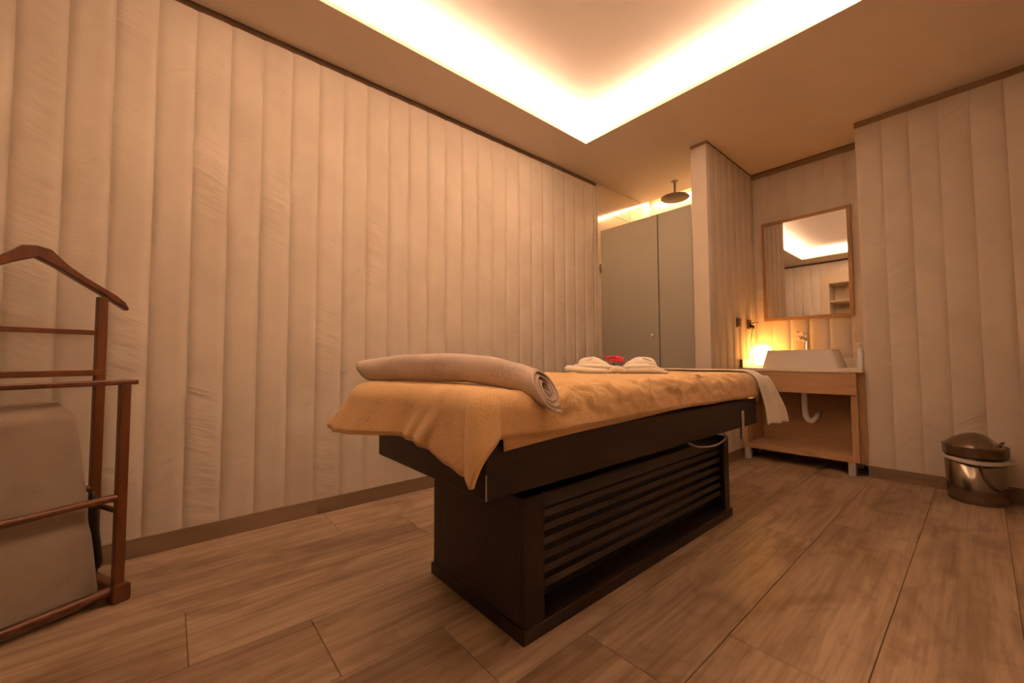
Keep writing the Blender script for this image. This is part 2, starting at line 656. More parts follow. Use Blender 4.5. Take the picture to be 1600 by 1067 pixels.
skirting('baseboard_left', 'y', XL, 0.012, [YB, 0.66 - 0.9, 0.66, 1.56, 2.46, 3.258])
skirting('baseboard_far', 'x', YF, -0.012, [XC, -0.222, 0.45])
skirting('baseboard_partition', 'y', XP1, 0.012, [YP, 4.0, YN])
skirting('baseboard_right', 'y', XR, -0.012, [YB, 0.3, 1.2, 2.1, 3.0, YF])

# ------------------------------------------------------------------ ceiling with light cove
ZS = ZC + 0.014
bmc = bmesh.new()
X0, X1_, Y0, Y1_ = XL - 0.05, XR + 0.05, YB - 0.55, YN + 0.05
addbox(bmc, (X0, Y0, ZC), (CX0, Y1_ - 0.23, ZS))
addbox(bmc, (CX1, Y0, ZC), (X1_, Y1_ - 0.23, ZS))
addbox(bmc, (CX0, Y0, ZC), (CX1, CY0, ZS))
addbox(bmc, (CX0, CY1, ZC), (CX1, Y1_ - 0.23, ZS))
addbox(bmc, (XP0 + 0.02, Y1_ - 0.23, ZC), (X1_, Y1_, ZS))     # beyond the shower the ceiling runs to the wall
for lo, hi in (((CX0 - 0.008, CY0 - 0.008, ZS), (CX0, CY1 + 0.008, ZC + 0.027)), ((CX1, CY0 - 0.008, ZS), (CX1 + 0.008, CY1 + 0.008, ZC + 0.027)),
               ((CX0, CY0 - 0.008, ZS), (CX1, CY0, ZC + 0.027)), ((CX0, CY1, ZS), (CX1, CY1 + 0.008, ZC + 0.027))):
    addbox(bmc, lo, hi)             # upstand that hides the LED strip
ceil = struct(link('ceiling', bmc, 'paint'))
bmt = bmesh.new()
A0, A1, B0, B1 = CX0 - TR, CX1 + TR, CY0 - TR, CY1 + TR
addbox(bmt, (A0 - 0.02, B0 - 0.02, ZT), (A1 + 0.02, B1 + 0.02, ZT + 0.02))
addbox(bmt, (A0 - 0.02, B0 - 0.02, ZS), (A0, B1 + 0.02, ZT))
addbox(bmt, (A1, B0 - 0.02, ZS), (A1 + 0.02, B1 + 0.02, ZT))
addbox(bmt, (A0, B0 - 0.02, ZS), (A1, B0, ZT))
addbox(bmt, (A0, B1, ZS), (A1, B1 + 0.02, ZT))
struct(link('ceiling_tray', bmt, 'tray'))
bms = bmesh.new()
addbox(bms, (X0, Y1_ - 0.26, ZC + 0.20), (XP0 + 0.05, Y1_, ZC + 0.22))
addbox(bms, (X0, Y1_ - 0.26, ZS), (XP0 + 0.05, Y1_ - 0.24, ZC + 0.20))
struct(link('ceiling_slot', bms, 'tray'))

# ------------------------------------------------------------------ massage bed
bed = thing('massage_bed', 'dark wenge massage bed with a louvred base', 'massage bed', (-1.228, 1.632, 0))
BX0, BX1, BY0, BY1 = -1.500, -0.948, 0.850, 2.410      # base
FX0, FX1, FY0, FY1 = -1.588, -0.868, 0.648, 2.616      # top frame
box('plinth', (BX0 - 0.008, BY0 - 0.008, 0), (BX1 + 0.010, BY1 + 0.008, 0.044), 'wenge_y', bed, 0.002)
box('end_panel', (BX0, BY0, 0.044), (BX1 - 0.018, BY0 + 0.02, 0.442), 'wenge', bed, 0.0015)
box('end_panel', (BX0, BY1 - 0.02, 0.044), (BX1 - 0.018, BY1, 0.442), 'wenge', bed, 0.0015)
box('side_panel', (BX0 + 0.001, BY0 + 0.02, 0.044), (BX0 + 0.02, BY1 - 0.02, 0.442), 'wenge_y', bed, 0.0015)
box('post', (BX1 - 0.018, BY0, 0.044), (BX1, BY0 + 0.094, 0.442), 'wenge', bed, 0.0015)
box('post', (BX1 - 0.018, BY1 - 0.060, 0.044), (BX1, BY1, 0.442), 'wenge', bed, 0.0015)
box('inner_panel', (BX1 - 0.10, BY0 + 0.02, 0.044), (BX1 - 0.09, BY1 - 0.02, 0.40), 'black', bed)  # black sheet stands in for the shade inside the base
box('base_top', (BX0 + 0.02, BY0 + 0.02, 0.402), (BX1 - 0.06, BY1 - 0.02, 0.420), 'wenge_y', bed)
sy0, sy1 = BY0 + 0.094, BY1 - 0.060
for k in range(7):
    zc = 0.405 - k * 0.0455
    mt_ = Matrix.Translation((BX1 - 0.028, 0, zc)) @ Matrix.Rotation(math.radians(-28), 4, 'Y')
    hh = 0.022 if k == 0 else 0.0115
    box('louvre_slat', (-0.005, sy0, -hh), (0.005, sy1, hh), 'slat', bed, 0.0015, 1, mt_)
box('lift_column', (-1.40, 1.25, 0.42), (-1.05, 2.0, 0.502), 'rubber', bed)
fr = box('top_frame', (FX0, FY0, 0.5), (FX1, FY1, 0.648), 'wenge_y', bed, 0.003)
box('edge_band', (FX1 - 0.0018, FY0 - 0.0008, 0.502), (FX1 + 0.0008, FY0 + 0.0016, 0.57), 'cable', bed)  # pale sliver paints the highlight on the frame's corner edge
# mattress under the blanket
box('mattress', (FX0 + 0.008, FY0 + 0.012, 0.648), (FX1 - 0.006, FY1 - 0.004, 0.764), 'sheet', bed, 0.04, 4)
lev = box('lift_lever', (FX1 - 0.004, 2.375, 0.44), (FX1 + 0.008, 2.410, 0.592), 'steel', bed, 0.002)
box('lever_slot', (FX1 - 0.006, 2.325, 0.505), (FX1 + 0.001, 2.372, 0.592), 'black', bed)
bmk = bmesh.new()
tube(bmk, catmull([(BX1 - 0.06, 2.02, 0.455), (BX1 - 0.01, 2.06, 0.430), (BX1 + 0.022, 2.16, 0.425), (BX1 + 0.024, 2.28, 0.434), (BX1 + 0.004, 2.37, 0.452), (BX1 - 0.05, 2.395, 0.462)], 6), 0.0045, 8)
link('loose_cable', bmk, 'cable', bed, True)

# ------------------------------------------------------------------ tan blanket
BW, BR, ZBT = 0.372, 0.055, 0.787
BXC = -1.228
BFRONT, BEND = 0.622, 2.652
HS, HF, HE = 0.150, 0.225, 0.12     # lengths hanging at the sides, the near end, the far end


def prof(d):
    """horizontal reach and drop after cloth length d over a rounded edge"""
    if d <= 0:
        return 0.0, 0.0
    q = BR * PI / 2
    if d < q:
        return BR * math.sin(d / BR), BR * (1 - math.cos(d / BR))
    return BR + 0.02 * (d - q), BR + (d - q)


def ridge(x, w):
    return math.exp(-(x / w) ** 2)


def blanket_pt(u, v):
    half = BW - BR + HS
    a = -half + 2 * half * u
    q = (a - 0.05) / (BW - BR - 0.05)
    hf = HF - 0.030 + 0.056 * max(0.0, min(1.0, q)) + 0.022 * sm((-0.05 - a) / 0.25) - 0.25 * (max(0.0, abs(a) - (BW - BR)) if a > 0 else 0.0)
    b0 = BFRONT + BR - hf
    b1 = BEND - BR + HE
    b = b0 + (b1 - b0) * v
    sx = 1 if a > 0 else -1
    da = max(0.0, abs(a) - (BW - BR))
    dn = max(0.0, BFRONT + BR - b)
    df = max(0.0, b - (BEND - BR))
    db = max(dn, df)
    r = math.hypot(da, db)
    h, drop = prof(r)
    if da > 0 and dn > 0 and a > 0:
        h += 0.055 * sm(r / 0.2) * 2 * da * dn / (r * r)
    ca, cb = (da / r, db / r) if r > 1e-9 else (0, 0)
    x = sx * (min(abs(a), BW - BR) + h * ca)
    if dn > 0:
        y = BFRONT + BR - h * cb
    elif df > 0:
        y = BEND - BR + h * cb
    else:
        y = b
    z = ZBT - drop
    hang = sm((r - 0.05) / 0.17)
    y -= 0.085 * sm((0.02 - a) / 0.36) * sm((1.0 - b) / 0.32)
    # loose flare of the near end towards the wall side
    if dn > 0:
        lf = sm((0.12 - a) / 0.50)
        k = (dn / HF) ** 1.6
        y -= 0.060 * lf * k
        z += 0.022 * lf * k
        if sx < 0:
            x -= 0.07 * k * sm(da / 0.12)
            z += 0.05 * k * sm(da / 0.12)
        # pleats running up from the hem
        for xh, lean, wd, am in ((0.055, 0.9, 0.028, 0.022), (-0.02, 0.75, 0.018, 0.016), (-0.15, 0.45, 0.03, 0.012), (-0.24, 0.3, 0.022, 0.010),
                                 (0.21, -0.15, 0.030, 0.012), (0.29, -0.25, 0.02, 0.010), (-0.33, 0.15, 0.014, 0.015), (-0.37, 0.1, 0.012, 0.014)):
            xl_ = xh + lean * (HF - dn)
            q = a - xl_
            s = ridge(q, wd) if q > 0 else ridge(q, wd * 2.2)
            y -= am * s * hang
        y -= 0.010 * hang * noise.noise(Vector((a * 9, dn * 5, 3.3)))
    if da > 0 and sx > 0:
        x += hang * (0.006 * math.sin(b * 13 + 2) + 0.008 * noise.noise(Vector((b * 4, da * 6, 1.1))))
        x += 0.016 * sm(da / HS) * ridge(b - 1.0, 0.25)
    if df > 0:
        y += 0.0
    # slanting wrinkles where the cloth rolls over the long side, soft dents on top
    edge = ridge(abs(a) - (BW - 0.03), 0.10)
    along = 1.25 * sm((y - 0.75) / 0.15) * sm((2.55 - y) / 0.2)
    wv = noise.noise(Vector((a * 9 + y * 5.5, y * 9 - a * 12, 0.4)))
    wv2 = noise.noise(Vector((a * 22 + y * 12, y * 14 - a * 25, 7.4)))
    nz = (1 - abs(wv)) ** 3 * 0.014 + (1 - abs(wv2)) ** 3 * 0.007 - 0.008
    x += sx * nz * edge * along * (0.8 if da > 0 else 0.2)
    z += nz * edge * along * 0.8
    z += 0.005 * noise.noise(Vector((a * 5, y * 4, 2.2))) * sm((y - 0.65) / 0.1)
    # dip where the rolled towel weighs on the long edge
    if sx > 0:
        z -= 0.016 * ridge(y - 0.86, 0.09) * sm((a - 0.16) / 0.16) * (1 - hang)
    return (BXC + x, y, z)


bmb = bmesh.new()
grid(bmb, 110, 220, blanket_pt)
bl = link('bed_blanket', bmb, 'blanket', None, True)
solid(bl, 0.009, 0, 1)
tag(bl, 'tan terry blanket draped over the massage bed, hanging in a point at the near corner', 'blanket')
# stitched hem along the near end and the long side
half = BW - BR + HS
bmh = bmesh.new()
pts = [Vector(blanket_pt(i / 90, 0.0)) for i in range(91)]
tube(bmh, pts, 0.0080, 7)
pts = [Vector(blanket_pt(1.0, i / 150)) for i in range(151)]
tube(bmh, pts, 0.0072, 7)
link('hem', bmh, 'hem', bl, True)
bmu = bmesh.new()


def under_pt(u, v):
    y = 0.70 + 1.25 * u
    zb = 0.628 + 0.040 * u ** 0.8
    return (-0.862 + 0.004 * math.sin(y * 11) + 0.004 * v, y, 0.70 + (zb - 0.70) * v)


grid(bmu, 50, 4, under_pt)
solid(link('under_layer', bmu, 'blanket', bl, True), 0.004, 0, 1)

# ------------------------------------------------------------------ rolled taupe towel
axis = catmull([(-1.660, 0.618, 0.834), (-1.52, 0.668, 0.846), (-1.36, 0.718, 0.852), (-1.20, 0.768, 0.853), (-1.05, 0.812, 0.842), (-0.93, 0.838, 0.818), (-0.826, 0.842, 0.789)], 7)
NS = 150
TURNS = 3.2


def towel_roll():
    bm = bmesh.new()
    n_ax = len(axis)
    rows = []
    for i, p in enumerate(axis):
        t = (axis[min(i + 1, n_ax - 1)] - axis[max(i - 1, 0)]).normalized()
        a = Vector((0, 0, 1))
        a = (a - t * a.z).normalized()
        b = t.cross(a)
        s = i / (n_ax - 1)
        big = 0.054 + 0.011 * sm(s / 0.35) + 0.004 * sm((s - 0.8) / 0.2)
        if s < 0.06:
            big *= 0.93 + 0.07 * sm(s / 0.06)
        row = []
        for k in range(NS + 1):
            q = k / NS
            th = q * TURNS * 2 * PI
            r = 0.007 + (big - 0.007) * (q ** 0.80)
            wob = noise.noise(Vector((math.cos(th) * 1.3, math.sin(th) * 1.3, q * 3 + s * 0.6)))
            wob2 = noise.noise(Vector((s * 9, math.cos(th) * 1.6 + s * 3, math.sin(th) * 1.6)))
            r *= 1 + (0.16 * (1 - q) + 0.02) * wob
            r += 0.0045 * wob2 * q
            va = math.cos(th + 2.2) * r * 1.05
            vb = math.sin(th + 2.2) * r * (1.0 - 0.05 * (1 - s))
            row.append(bm.verts.new(p + a * va + b * vb))
        rows.append(row)
    for r1, r2 in zip(rows, rows[1:]):
        for k in range(NS):
            bm.faces.new((r1[k], r1[k + 1], r2[k + 1], r2[k]))
    return bm


rt_ = link('rolled_towel', towel_roll(), 'towel_grey', None, True)
solid(rt_, 0.0052, 0, 1)
tag(rt_, 'thick taupe towel rolled up across the near end of the massage bed', 'towel')


# ------------------------------------------------------------------ white towel folded into a bow, with a flower
def lobe(bm, pts, widths, thick, droop=0.0, nu=20, nw=9):
    """a soft folded strip of towelling: centre line, half widths, thickness"""
    P = catmull(pts, nu // (len(pts) - 1))
    n = len(P)

    def val(lst, s):
        q = s * (len(lst) - 1)
        i = min(int(q), len(lst) - 2)
        f = sm(q - i)
        return lst[i] * (1 - f) + lst[i + 1] * f
    rings = []
    for i, p in enumerate(P):
        t = (P[min(i + 1, n - 1)] - P[max(i - 1, 0)]).normalized()
        side = t.cross(Vector((0, 0, 1)))
        if side.length < 1e-3:
            side = Vector((0, 1, 0))
        side.normalize()
        nrm = side.cross(t)
        s = i / (n - 1)
        wv, th = val(widths, s), val(thick, s)
        ring = []
        for k in range(2 * nw):
            an = 2 * PI * k / (2 * nw)
            cu, sv = math.cos(an), math.sin(an)
            cu = math.copysign(abs(cu) ** 0.75, cu)
            nz = noise.noise(p * 30 + Vector((k * 0.7, 0, 0))) * 0.003
            ring.append(bm.verts.new(p + side * cu * wv + nrm * (sv * th + nz - droop * cu * cu)))
        rings.append(ring)
    m2 = 2 * nw
    for r1, r2 in zip(rings, rings[1:]):
        for k in range(m2):
            bm.faces.new((r1[k], r1[(k + 1) % m2], r2[(k + 1) % m2], r2[k]))
    bm.faces.new(rings[0][::-1])
    bm.faces.new(rings[-1])
    return bm


bow = thing('folded_towel', 'white towel folded into a bow shape on the blanket, a pink flower at its middle', 'towel', (-1.415, 2.012, 0.787), math.radians(41))
ROT = Matrix.Translation(bow.location) @ Matrix.Rotation(math.radians(41), 4, 'Z')


def bow_part(name, pts, wd, th, droop=0.0):
    bm = lobe(bmesh.new(), [ROT @ Vector((p[0], p[1], p[2] * 1.5)) for p in pts], wd, [t * 1.5 for t in th], droop)
    return link(name, bm, 'towel_white', bow, True)


# local x runs across the view, local -y towards the camera
bow_part('wing', [(0.00, -0.03, 0.012), (-0.09, -0.035, 0.015), (-0.18, -0.03, 0.018), (-0.27, 0.0, 0.022), (-0.295, 0.01, 0.024)], [0.018, 0.060, 0.075, 0.045, 0.012], [0.010, 0.014, 0.016, 0.014, 0.006])
bow_part('wing', [(0.02, -0.03, 0.012), (0.10, -0.035, 0.017), (0.19, -0.03, 0.018), (0.265, -0.035, 0.010), (0.285, -0.035, 0.007)], [0.018, 0.060, 0.075, 0.055, 0.03], [0.010, 0.016, 0.017, 0.009, 0.005])
bow_part('loop', [(-0.02, 0.00, 0.022), (-0.07, 0.015, 0.034), (-0.12, 0.02, 0.043), (-0.175, 0.02, 0.042), (-0.215, 0.03, 0.026)], [0.012, 0.045, 0.06, 0.055, 0.03], [0.008, 0.019, 0.027, 0.025, 0.010], 0.006)
bow_part('loop', [(0.04, 0.00, 0.022), (0.09, 0.015, 0.034), (0.14, 0.02, 0.043), (0.195, 0.02, 0.040), (0.235, 0.03, 0.022)], [0.012, 0.045, 0.06, 0.055, 0.03], [0.008, 0.018, 0.026, 0.025, 0.010], 0.006)
bow_part('fold', [(-0.235, -0.02, 0.036), (-0.16, -0.060, 0.034), (-0.07, -0.060, 0.030), (0.01, -0.04, 0.024)], [0.012, 0.028, 0.022, 0.012], [0.005, 0.009, 0.010, 0.008])
bow_part('fold', [(0.262, -0.05, 0.018), (0.18, -0.070, 0.032), (0.09, -0.060, 0.030), (0.02, -0.04, 0.024)], [0.010, 0.026, 0.022, 0.012], [0.004, 0.008, 0.010, 0.008])
bow_part('fold', [(-0.13, 0.0, 0.062), (-0.155, -0.01, 0.060), (-0.19, -0.01, 0.046)], [0.016, 0.024, 0.014], [0.004, 0.006, 0.004])
bow_part('fold', [(0.15, 0.0, 0.062), (0.18, -0.01, 0.060), (0.215, -0.01, 0.044)], [0.016, 0.024, 0.014], [0.004, 0.006, 0.004])
bow_part('knot', [(-0.045, -0.075, 0.012), (0.0, -0.08, 0.022), (0.05, -0.07, 0.014)], [0.012, 0.024, 0.012], [0.008, 0.013, 0.008])

fl = thing('pink_flower', 'pink flower with ruffled petals lying on the bow-folded white towel', 'flower', tuple(ROT @ Vector((0.0, 0.03, 0.056))))
fc = ROT @ Vector((0.0, 0.03, 0.066))
bmst = bmesh.new()
tube(bmst, catmull([ROT @ Vector((-0.06, 0.03, 0.034)), ROT @ Vector((-0.02, 0.03, 0.046)), fc], 5), 0.004, 7)
link('stem', bmst, 'stem', fl, True)
for k, (ox, oz, s) in enumerate(((-0.048, 0.046, 0.8), (-0.018, 0.040, 1.0), (0.006, 0.042, 1.1), (0.030, 0.034, 1.1), (0.036, 0.018, 0.9), (0.0, 0.022, 1.0), (-0.034, 0.030, 0.8))):
    for j in range(5):
        az = 2 * PI * j / 5 + k
        bmp_ = bmesh.new()
        c = fc + (Matrix.Rotation(math.radians(41), 4, 'Z') @ Vector((ox, 0.012 * math.sin(k * 2.1), oz - 0.012)))

        def pf(u, v, az=az, c=c, s=s, k=k):
            r = (0.004 + 0.020 * v) * s
            w_ = (u - 0.5) * 1.25 * (0.5 + v)
            a2 = az + w_
            zz = 0.016 * v * s + 0.004 * math.sin(u * 14 + k) * v
            return c + Vector((math.cos(a2) * r, math.sin(a2) * r, zz - 0.006))
        grid(bmp_, 6, 4, pf)
        po = link('petal', bmp_, 'petal', fl, True)
        solid(po, 0.0012)

# ------------------------------------------------------------------ white towel over the far end
def runner_pt(u, v):
    """u along the cloth: across the bed end, then down over the long side; v across its width"""
    L0, R = 0.62, 0.075
    L1 = R * PI / 2
    L2 = 0.235
    s = u * (L0 + L1 + L2)
    xe = -0.850 - R + 0.008
    zt = 0.806
    if s < L0:
        x, z = xe - (L0 - s), zt
    elif s < L0 + L1:
        q = (s - L0) / R
        x, z = xe + R * math.sin(q), zt - R * (1 - math.cos(q))
    else:
        x, z = xe + R, zt - R - (s - L0 - L1)
    hang = sm((s - L0) / (L1 + L2))
    y = 2.535 + 0.185 * v
    # the width droops over the bed's far end, and gathers where it hangs
    if s < L0 + L1 * 0.6:
        z -= 0.05 * max(0, v - 0.55) ** 2 * 4 * (1 - hang)
    y += hang * (0.085 + 0.04 * v)
    x += hang * (0.012 + 0.045 * v + 0.017 * math.sin(v * 12.5 + 1.0)) + 0.006 * hang * noise.noise(Vector((v * 5, s * 9, 0)))
    z += 0.004 * noise.noise(Vector((s * 7, v * 4, 3)))
    return (x, y, z)


bmr = bmesh.new()
grid(bmr, 60, 24, runner_pt)
ru = link('hanging_towel', bmr, 'towel_cotton', None, True)
solid(ru, 0.005, 0, 1)
tag(ru, 'white cotton towel laid over the far end of the bed and hanging down its corner', 'towel')

# ------------------------------------------------------------------ vanity
VX0, VX1 = XP1 + 0.014, -0.612
VY = 3.885
van = thing('vanity_cabinet', 'light oak vanity cabinet with an open shelf on short grey legs', 'cabinet', ((VX0 + VX1) / 2, 4.08, 0))
box('side_panel', (VX1 - 0.040, VY, 0.098), (VX1, YN - 0.03, 0.768), 'oak_z', van, 0.001)
box('side_panel', (VX0, VY, 0.098), (VX0 + 0.040, YN - 0.03, 0.768), 'oak_z', van, 0.001)
box('bottom_board', (VX0 + 0.040, VY, 0.098), (VX1 - 0.040, YN - 0.03, 0.146), 'oak', van, 0.001)
box('back_panel', (VX0 + 0.040, YN - 0.045, 0.146), (VX1 - 0.040, YN - 0.032, 0.60), 'oak', van)
box('drawer_front', (VX0, VY - 0.018, 0.598), (VX1, VY, 0.764), 'oak', van, 0.0015)
box('filler_strip', (VX1, VY + 0.052, 0.085), (XC + 0.002, YF - 0.001, 0.77), 'oak_z', van)
for lx_, ly_ in ((VX1 - 0.048, VY + 0.012), (VX0 + 0.030, VY + 0.012), (VX1 - 0.048, YN - 0.10), (VX0 + 0.030, YN - 0.10)):
    box('leg', (lx_ - 0.022, ly_ - 0.008, 0), (lx_ + 0.022, ly_ + 0.036, 0.098), 'grey_leg', van, 0.002)
top = box('countertop', (XP1 + 0.013, VY - 0.022, 0.768), (XC - 0.0015, YN - 0.0145, 0.796), 'stone', None, 0.002)
tag(top, 'pale stone countertop on the oak vanity', 'countertop')
box('backsplash', (XP1 + 0.036, YN - 0.036, 0.796), (XC - 0.004, YN - 0.015, 0.876), 'stone', top, 0.001)
box('backsplash', (XP1 + 0.014, VY - 0.020, 0.796), (XP1 + 0.036, YN - 0.015, 0.868), 'stone', top, 0.001)
box('end_cap', (XP1 + 0.014, VY - 0.024, 0.796), (XP1 + 0.036, VY - 0.020, 0.868), 'trim', top)

# washbasin: flared towards its foot
basin = thing('washbasin', 'white rectangular ceramic vessel basin on the vanity', 'washbasin', (-0.985, 4.08, 0.796))
bmz = bmesh.new()


def rrect(cx, cy, hx, hy, z, r, n=5):
    out = []
    for qx, qy, a0 in ((1, 1, 0), (-1, 1, 90), (-1, -1, 180), (1, -1, 270)):
        for k in range(n + 1):
            a = math.radians(a0 + 90 * k / n)
            out.append((cx + qx * (hx - r) + r * math.cos(a), cy + qy * (hy - r) + r * math.sin(a), z))
    return out


def loft(bm, loops, cap0=True, cap1=True):
    R = [[bm.verts.new(p) for p in lp] for lp in loops]
    n = len(R[0])
    for a, b in zip(R, R[1:]):
        for k in range(n):
            bm.faces.new((a[k], a[(k + 1) % n], b[(k + 1) % n], b[k]))
    if cap0:
        bm.faces.new(R[0][::-1])
    if cap1:
        bm.faces.new(R[-1])
    return bm


bcx, bcy, bz = -0.985, 4.075, 0.796
loft(bmz, [rrect(bcx, bcy, 0.265, 0.150, bz, 0.02), rrect(bcx, bcy, 0.262, 0.148, bz + 0.02, 0.02), rrect(bcx, bcy, 0.226, 0.150, bz + 0.138, 0.02),
           rrect(bcx, bcy, 0.224, 0.149, bz + 0.148, 0.018), rrect(bcx, bcy, 0.218, 0.143, bz + 0.149, 0.016), rrect(bcx, bcy - 0.02, 0.205, 0.110, bz + 0.140, 0.03),
           rrect(bcx, bcy - 0.02, 0.170, 0.085, bz + 0.05, 0.04), rrect(bcx, bcy - 0.02, 0.05, 0.03, bz + 0.035, 0.02)])
link('bowl', bmz, 'ceramic', basin, True)
bmz = bmesh.new()
lathe(bmz, [(0, 0.006), (0.018, 0.006), (0.022, 0.002), (0.022, 0)], (bcx, bcy - 0.02, bz + 0.034), 20)
link('drain', bmz, 'chrome', basin, True)
basin_mesh = bpy.data.objects[[o.name for o in basin.children if o.name.startswith('bowl')][0]]
em = basin_mesh.modifiers.new('edge', 'EDGE_SPLIT')
em.split_angle = math.radians(35)

fz = bz + 0.149
fau = thing('faucet', 'chrome single-lever mixer tap behind the white basin', 'faucet', (-0.985, 4.195, fz))
bmz = bmesh.new()
lathe(bmz, [(0, 0), (0.028, 0), (0.028, 0.006), (0.023, 0.012), (0.022, 0.13), (0.020, 0.14), (0, 0.14)], (-0.985, 4.195, fz), 24)
link('body', bmz, 'chrome', fau, True)
fau.children[0].modifiers.new('edge', 'EDGE_SPLIT').split_angle = math.radians(40)
bmz = bmesh.new()
tube(bmz, catmull([(-0.985, 4.195, fz + 0.085), (-0.995, 4.13, fz + 0.108), (-1.003, 4.075, fz + 0.104)], 5), [0.016] * 5 + [0.015] * 5 + [0.013], 12)
link('spout', bmz, 'chrome', fau, True)
box('handle', (-0.012, -0.13, 0), (0.012, 0.018, 0.009), 'chrome', fau, 0.003, 2,
    Matrix.Translation((-0.985, 4.195, fz + 0.143)) @ Matrix.Rotation(math.radians(-12), 4, 'Z') @ Matrix.Rotation(math.radians(-4), 4, 'X'))

trap = thing('sink_trap', 'white plastic drain pipe with a bend under the basin', 'drain pipe', (-0.96, 4.06, 0.35))
bmz = bmesh.new()
tube(bmz, catmull([(-0.982, 4.06, 0.768), (-0.982, 4.06, 0.60), (-0.980, 4.06, 0.44), (-0.968, 4.065, 0.375), (-0.942, 4.08, 0.355), (-0.922, 4.11, 0.372), (-0.920, 4.15, 0.395)], 6), 0.022, 14)
link('pipe', bmz, 'plastic', trap, True)
bmz = bmesh.new()
tube(bmz, [(-0.920, 4.14, 0.388), (-0.920, 4.17, 0.402), (-0.920, 4.20, 0.406), (-0.920, 4.262, 0.408)], 0.017, 12)
link('outlet', bmz, 'grey_leg', trap, True)

bot = thing('lotion_bottle', 'slim white pump bottle at the outer corner of the countertop', 'bottle', (-0.598, 3.975, 0.796))
bmz = bmesh.new()
lathe(bmz, [(0, 0), (0.018, 0), (0.0185, 0.004), (0.0185, 0.135), (0.014, 0.147), (0.009, 0.150), (0.009, 0.158), (0, 0.158)], (-0.598, 3.975, 0.796), 20)
link('bottle_body', bmz, 'plastic', bot, True)
bmz = bmesh.new()
lathe(bmz, [(0, 0), (0.0105, 0), (0.0105, 0.014), (0.004, 0.016), (0.004, 0.026), (0.009, 0.028), (0.009, 0.036), (0, 0.037)], (-0.598, 3.975, 0.954), 16)
tube(bmz, [(-0.598, 3.975, 0.985), (-0.622, 3.955, 0.984)], 0.004, 8)
link('pump', bmz, 'plastic', bot, True)

# glowing lamp
LC = Vector((-1.318, 4.15, 0.797))
lamp = thing('table_lamp', 'small glowing round table lamp tucked beside the basin', 'lamp', LC)
bmz = bmesh.new()
NL, MV = 40, 22
rings = []
pr_ = [(0.030, 0.012), (0.036, 0.03), (0.048, 0.055), (0.062, 0.085), (0.071, 0.115), (0.073, 0.14), (0.068, 0.165), (0.056, 0.185), (0.036, 0.198), (0.016, 0.200), (0.004, 0.196)]
for r_, z_ in pr_:
    ring = []
    for k in range(NL):
        a = 2 * PI * k / NL
        rr = r_ * (1 + 0.07 * math.sin(6 * a) * sm(z_ / 0.06) + 0.05 * noise.noise(Vector((math.cos(a) * 2, math.sin(a) * 2, z_ * 20))))
        ring.append(bmz.verts.new(LC + Vector((rr * math.cos(a), rr * math.sin(a), z_ + 0.004 * math.sin(6 * a + 1)))))
    rings.append(ring)
for a_, b_ in zip(rings, rings[1:]):
    for k in range(NL):
        bmz.faces.new((a_[k], a_[(k + 1) % NL], b_[(k + 1) % NL], b_[k]))
bmz.faces.new(rings[-1])
bmz.faces.new(rings[0][::-1])
link('lamp_shade', bmz, 'glow', lamp, True)
bmz = bmesh.new()
lathe(bmz, [(0, 0), (0.040, 0), (0.040, 0.008), (0.030, 0.013), (0, 0.013)], LC, 24)
link('base', bmz, 'mirror_wood', lamp)
bmz = bmesh.new()
tube(bmz, catmull([(XP1 + 0.045, 4.098, 1.155), (XP1 + 0.034, 4.095, 1.08), (XP1 + 0.030, 4.085, 1.02), (XP1 + 0.050, 4.078, 0.94), (XP1 + 0.052, 4.07, 0.86), (XP1 + 0.050, 4.08, 0.806), (LC.x - 0.020, 4.125, 0.803)], 6), 0.0028, 7)
lamp_cord = link('cord', bmz, 'rubber', lamp, True)
bmz = bmesh.new()
tube(bmz, [(XP1 + 0.018, 4.100, 1.175), (XP1 + 0.050, 4.100, 1.170), (XP1 + 0.056, 4.098, 1.150)], [0.015, 0.014, 0.006], 10)
link('plug', bmz, 'rubber', lamp_cord, True)

# switch and socket on the partition
sw = thing('wall_switch', 'square dark light switch plate on the partition, nearer of two', 'switch', (XP1 + 0.014, 3.850, 1.150))
box('plate', (XP1 + 0.013, 3.807, 1.150), (XP1 + 0.023, 3.893, 1.236), 'dark_metal', sw, 0.002)
box('rocker', (XP1 + 0.023, 3.825, 1.168), (XP1 + 0.028, 3.875, 1.218), 'dark_metal', sw, 0.002)
so = thing('wall_socket', 'dark socket plate above the lamp with a plug in it', 'socket', (XP1 + 0.014, 4.10, 1.150))
box('plate', (XP1 + 0.013, 4.055, 1.148), (XP1 + 0.023, 4.141, 1.234), 'dark_metal', so, 0.002)
bmz = bmesh.new()
tube(bmz, [(XP1 + 0.020, 4.100, 1.200), (XP1 + 0.040, 4.105, 1.200), (XP1 + 0.058, 4.135, 1.206), (XP1 + 0.070, 4.16, 1.208)], [0.012, 0.009, 0.007, 0.007], 10)
link('key_hook', bmz, 'chrome', so, True)

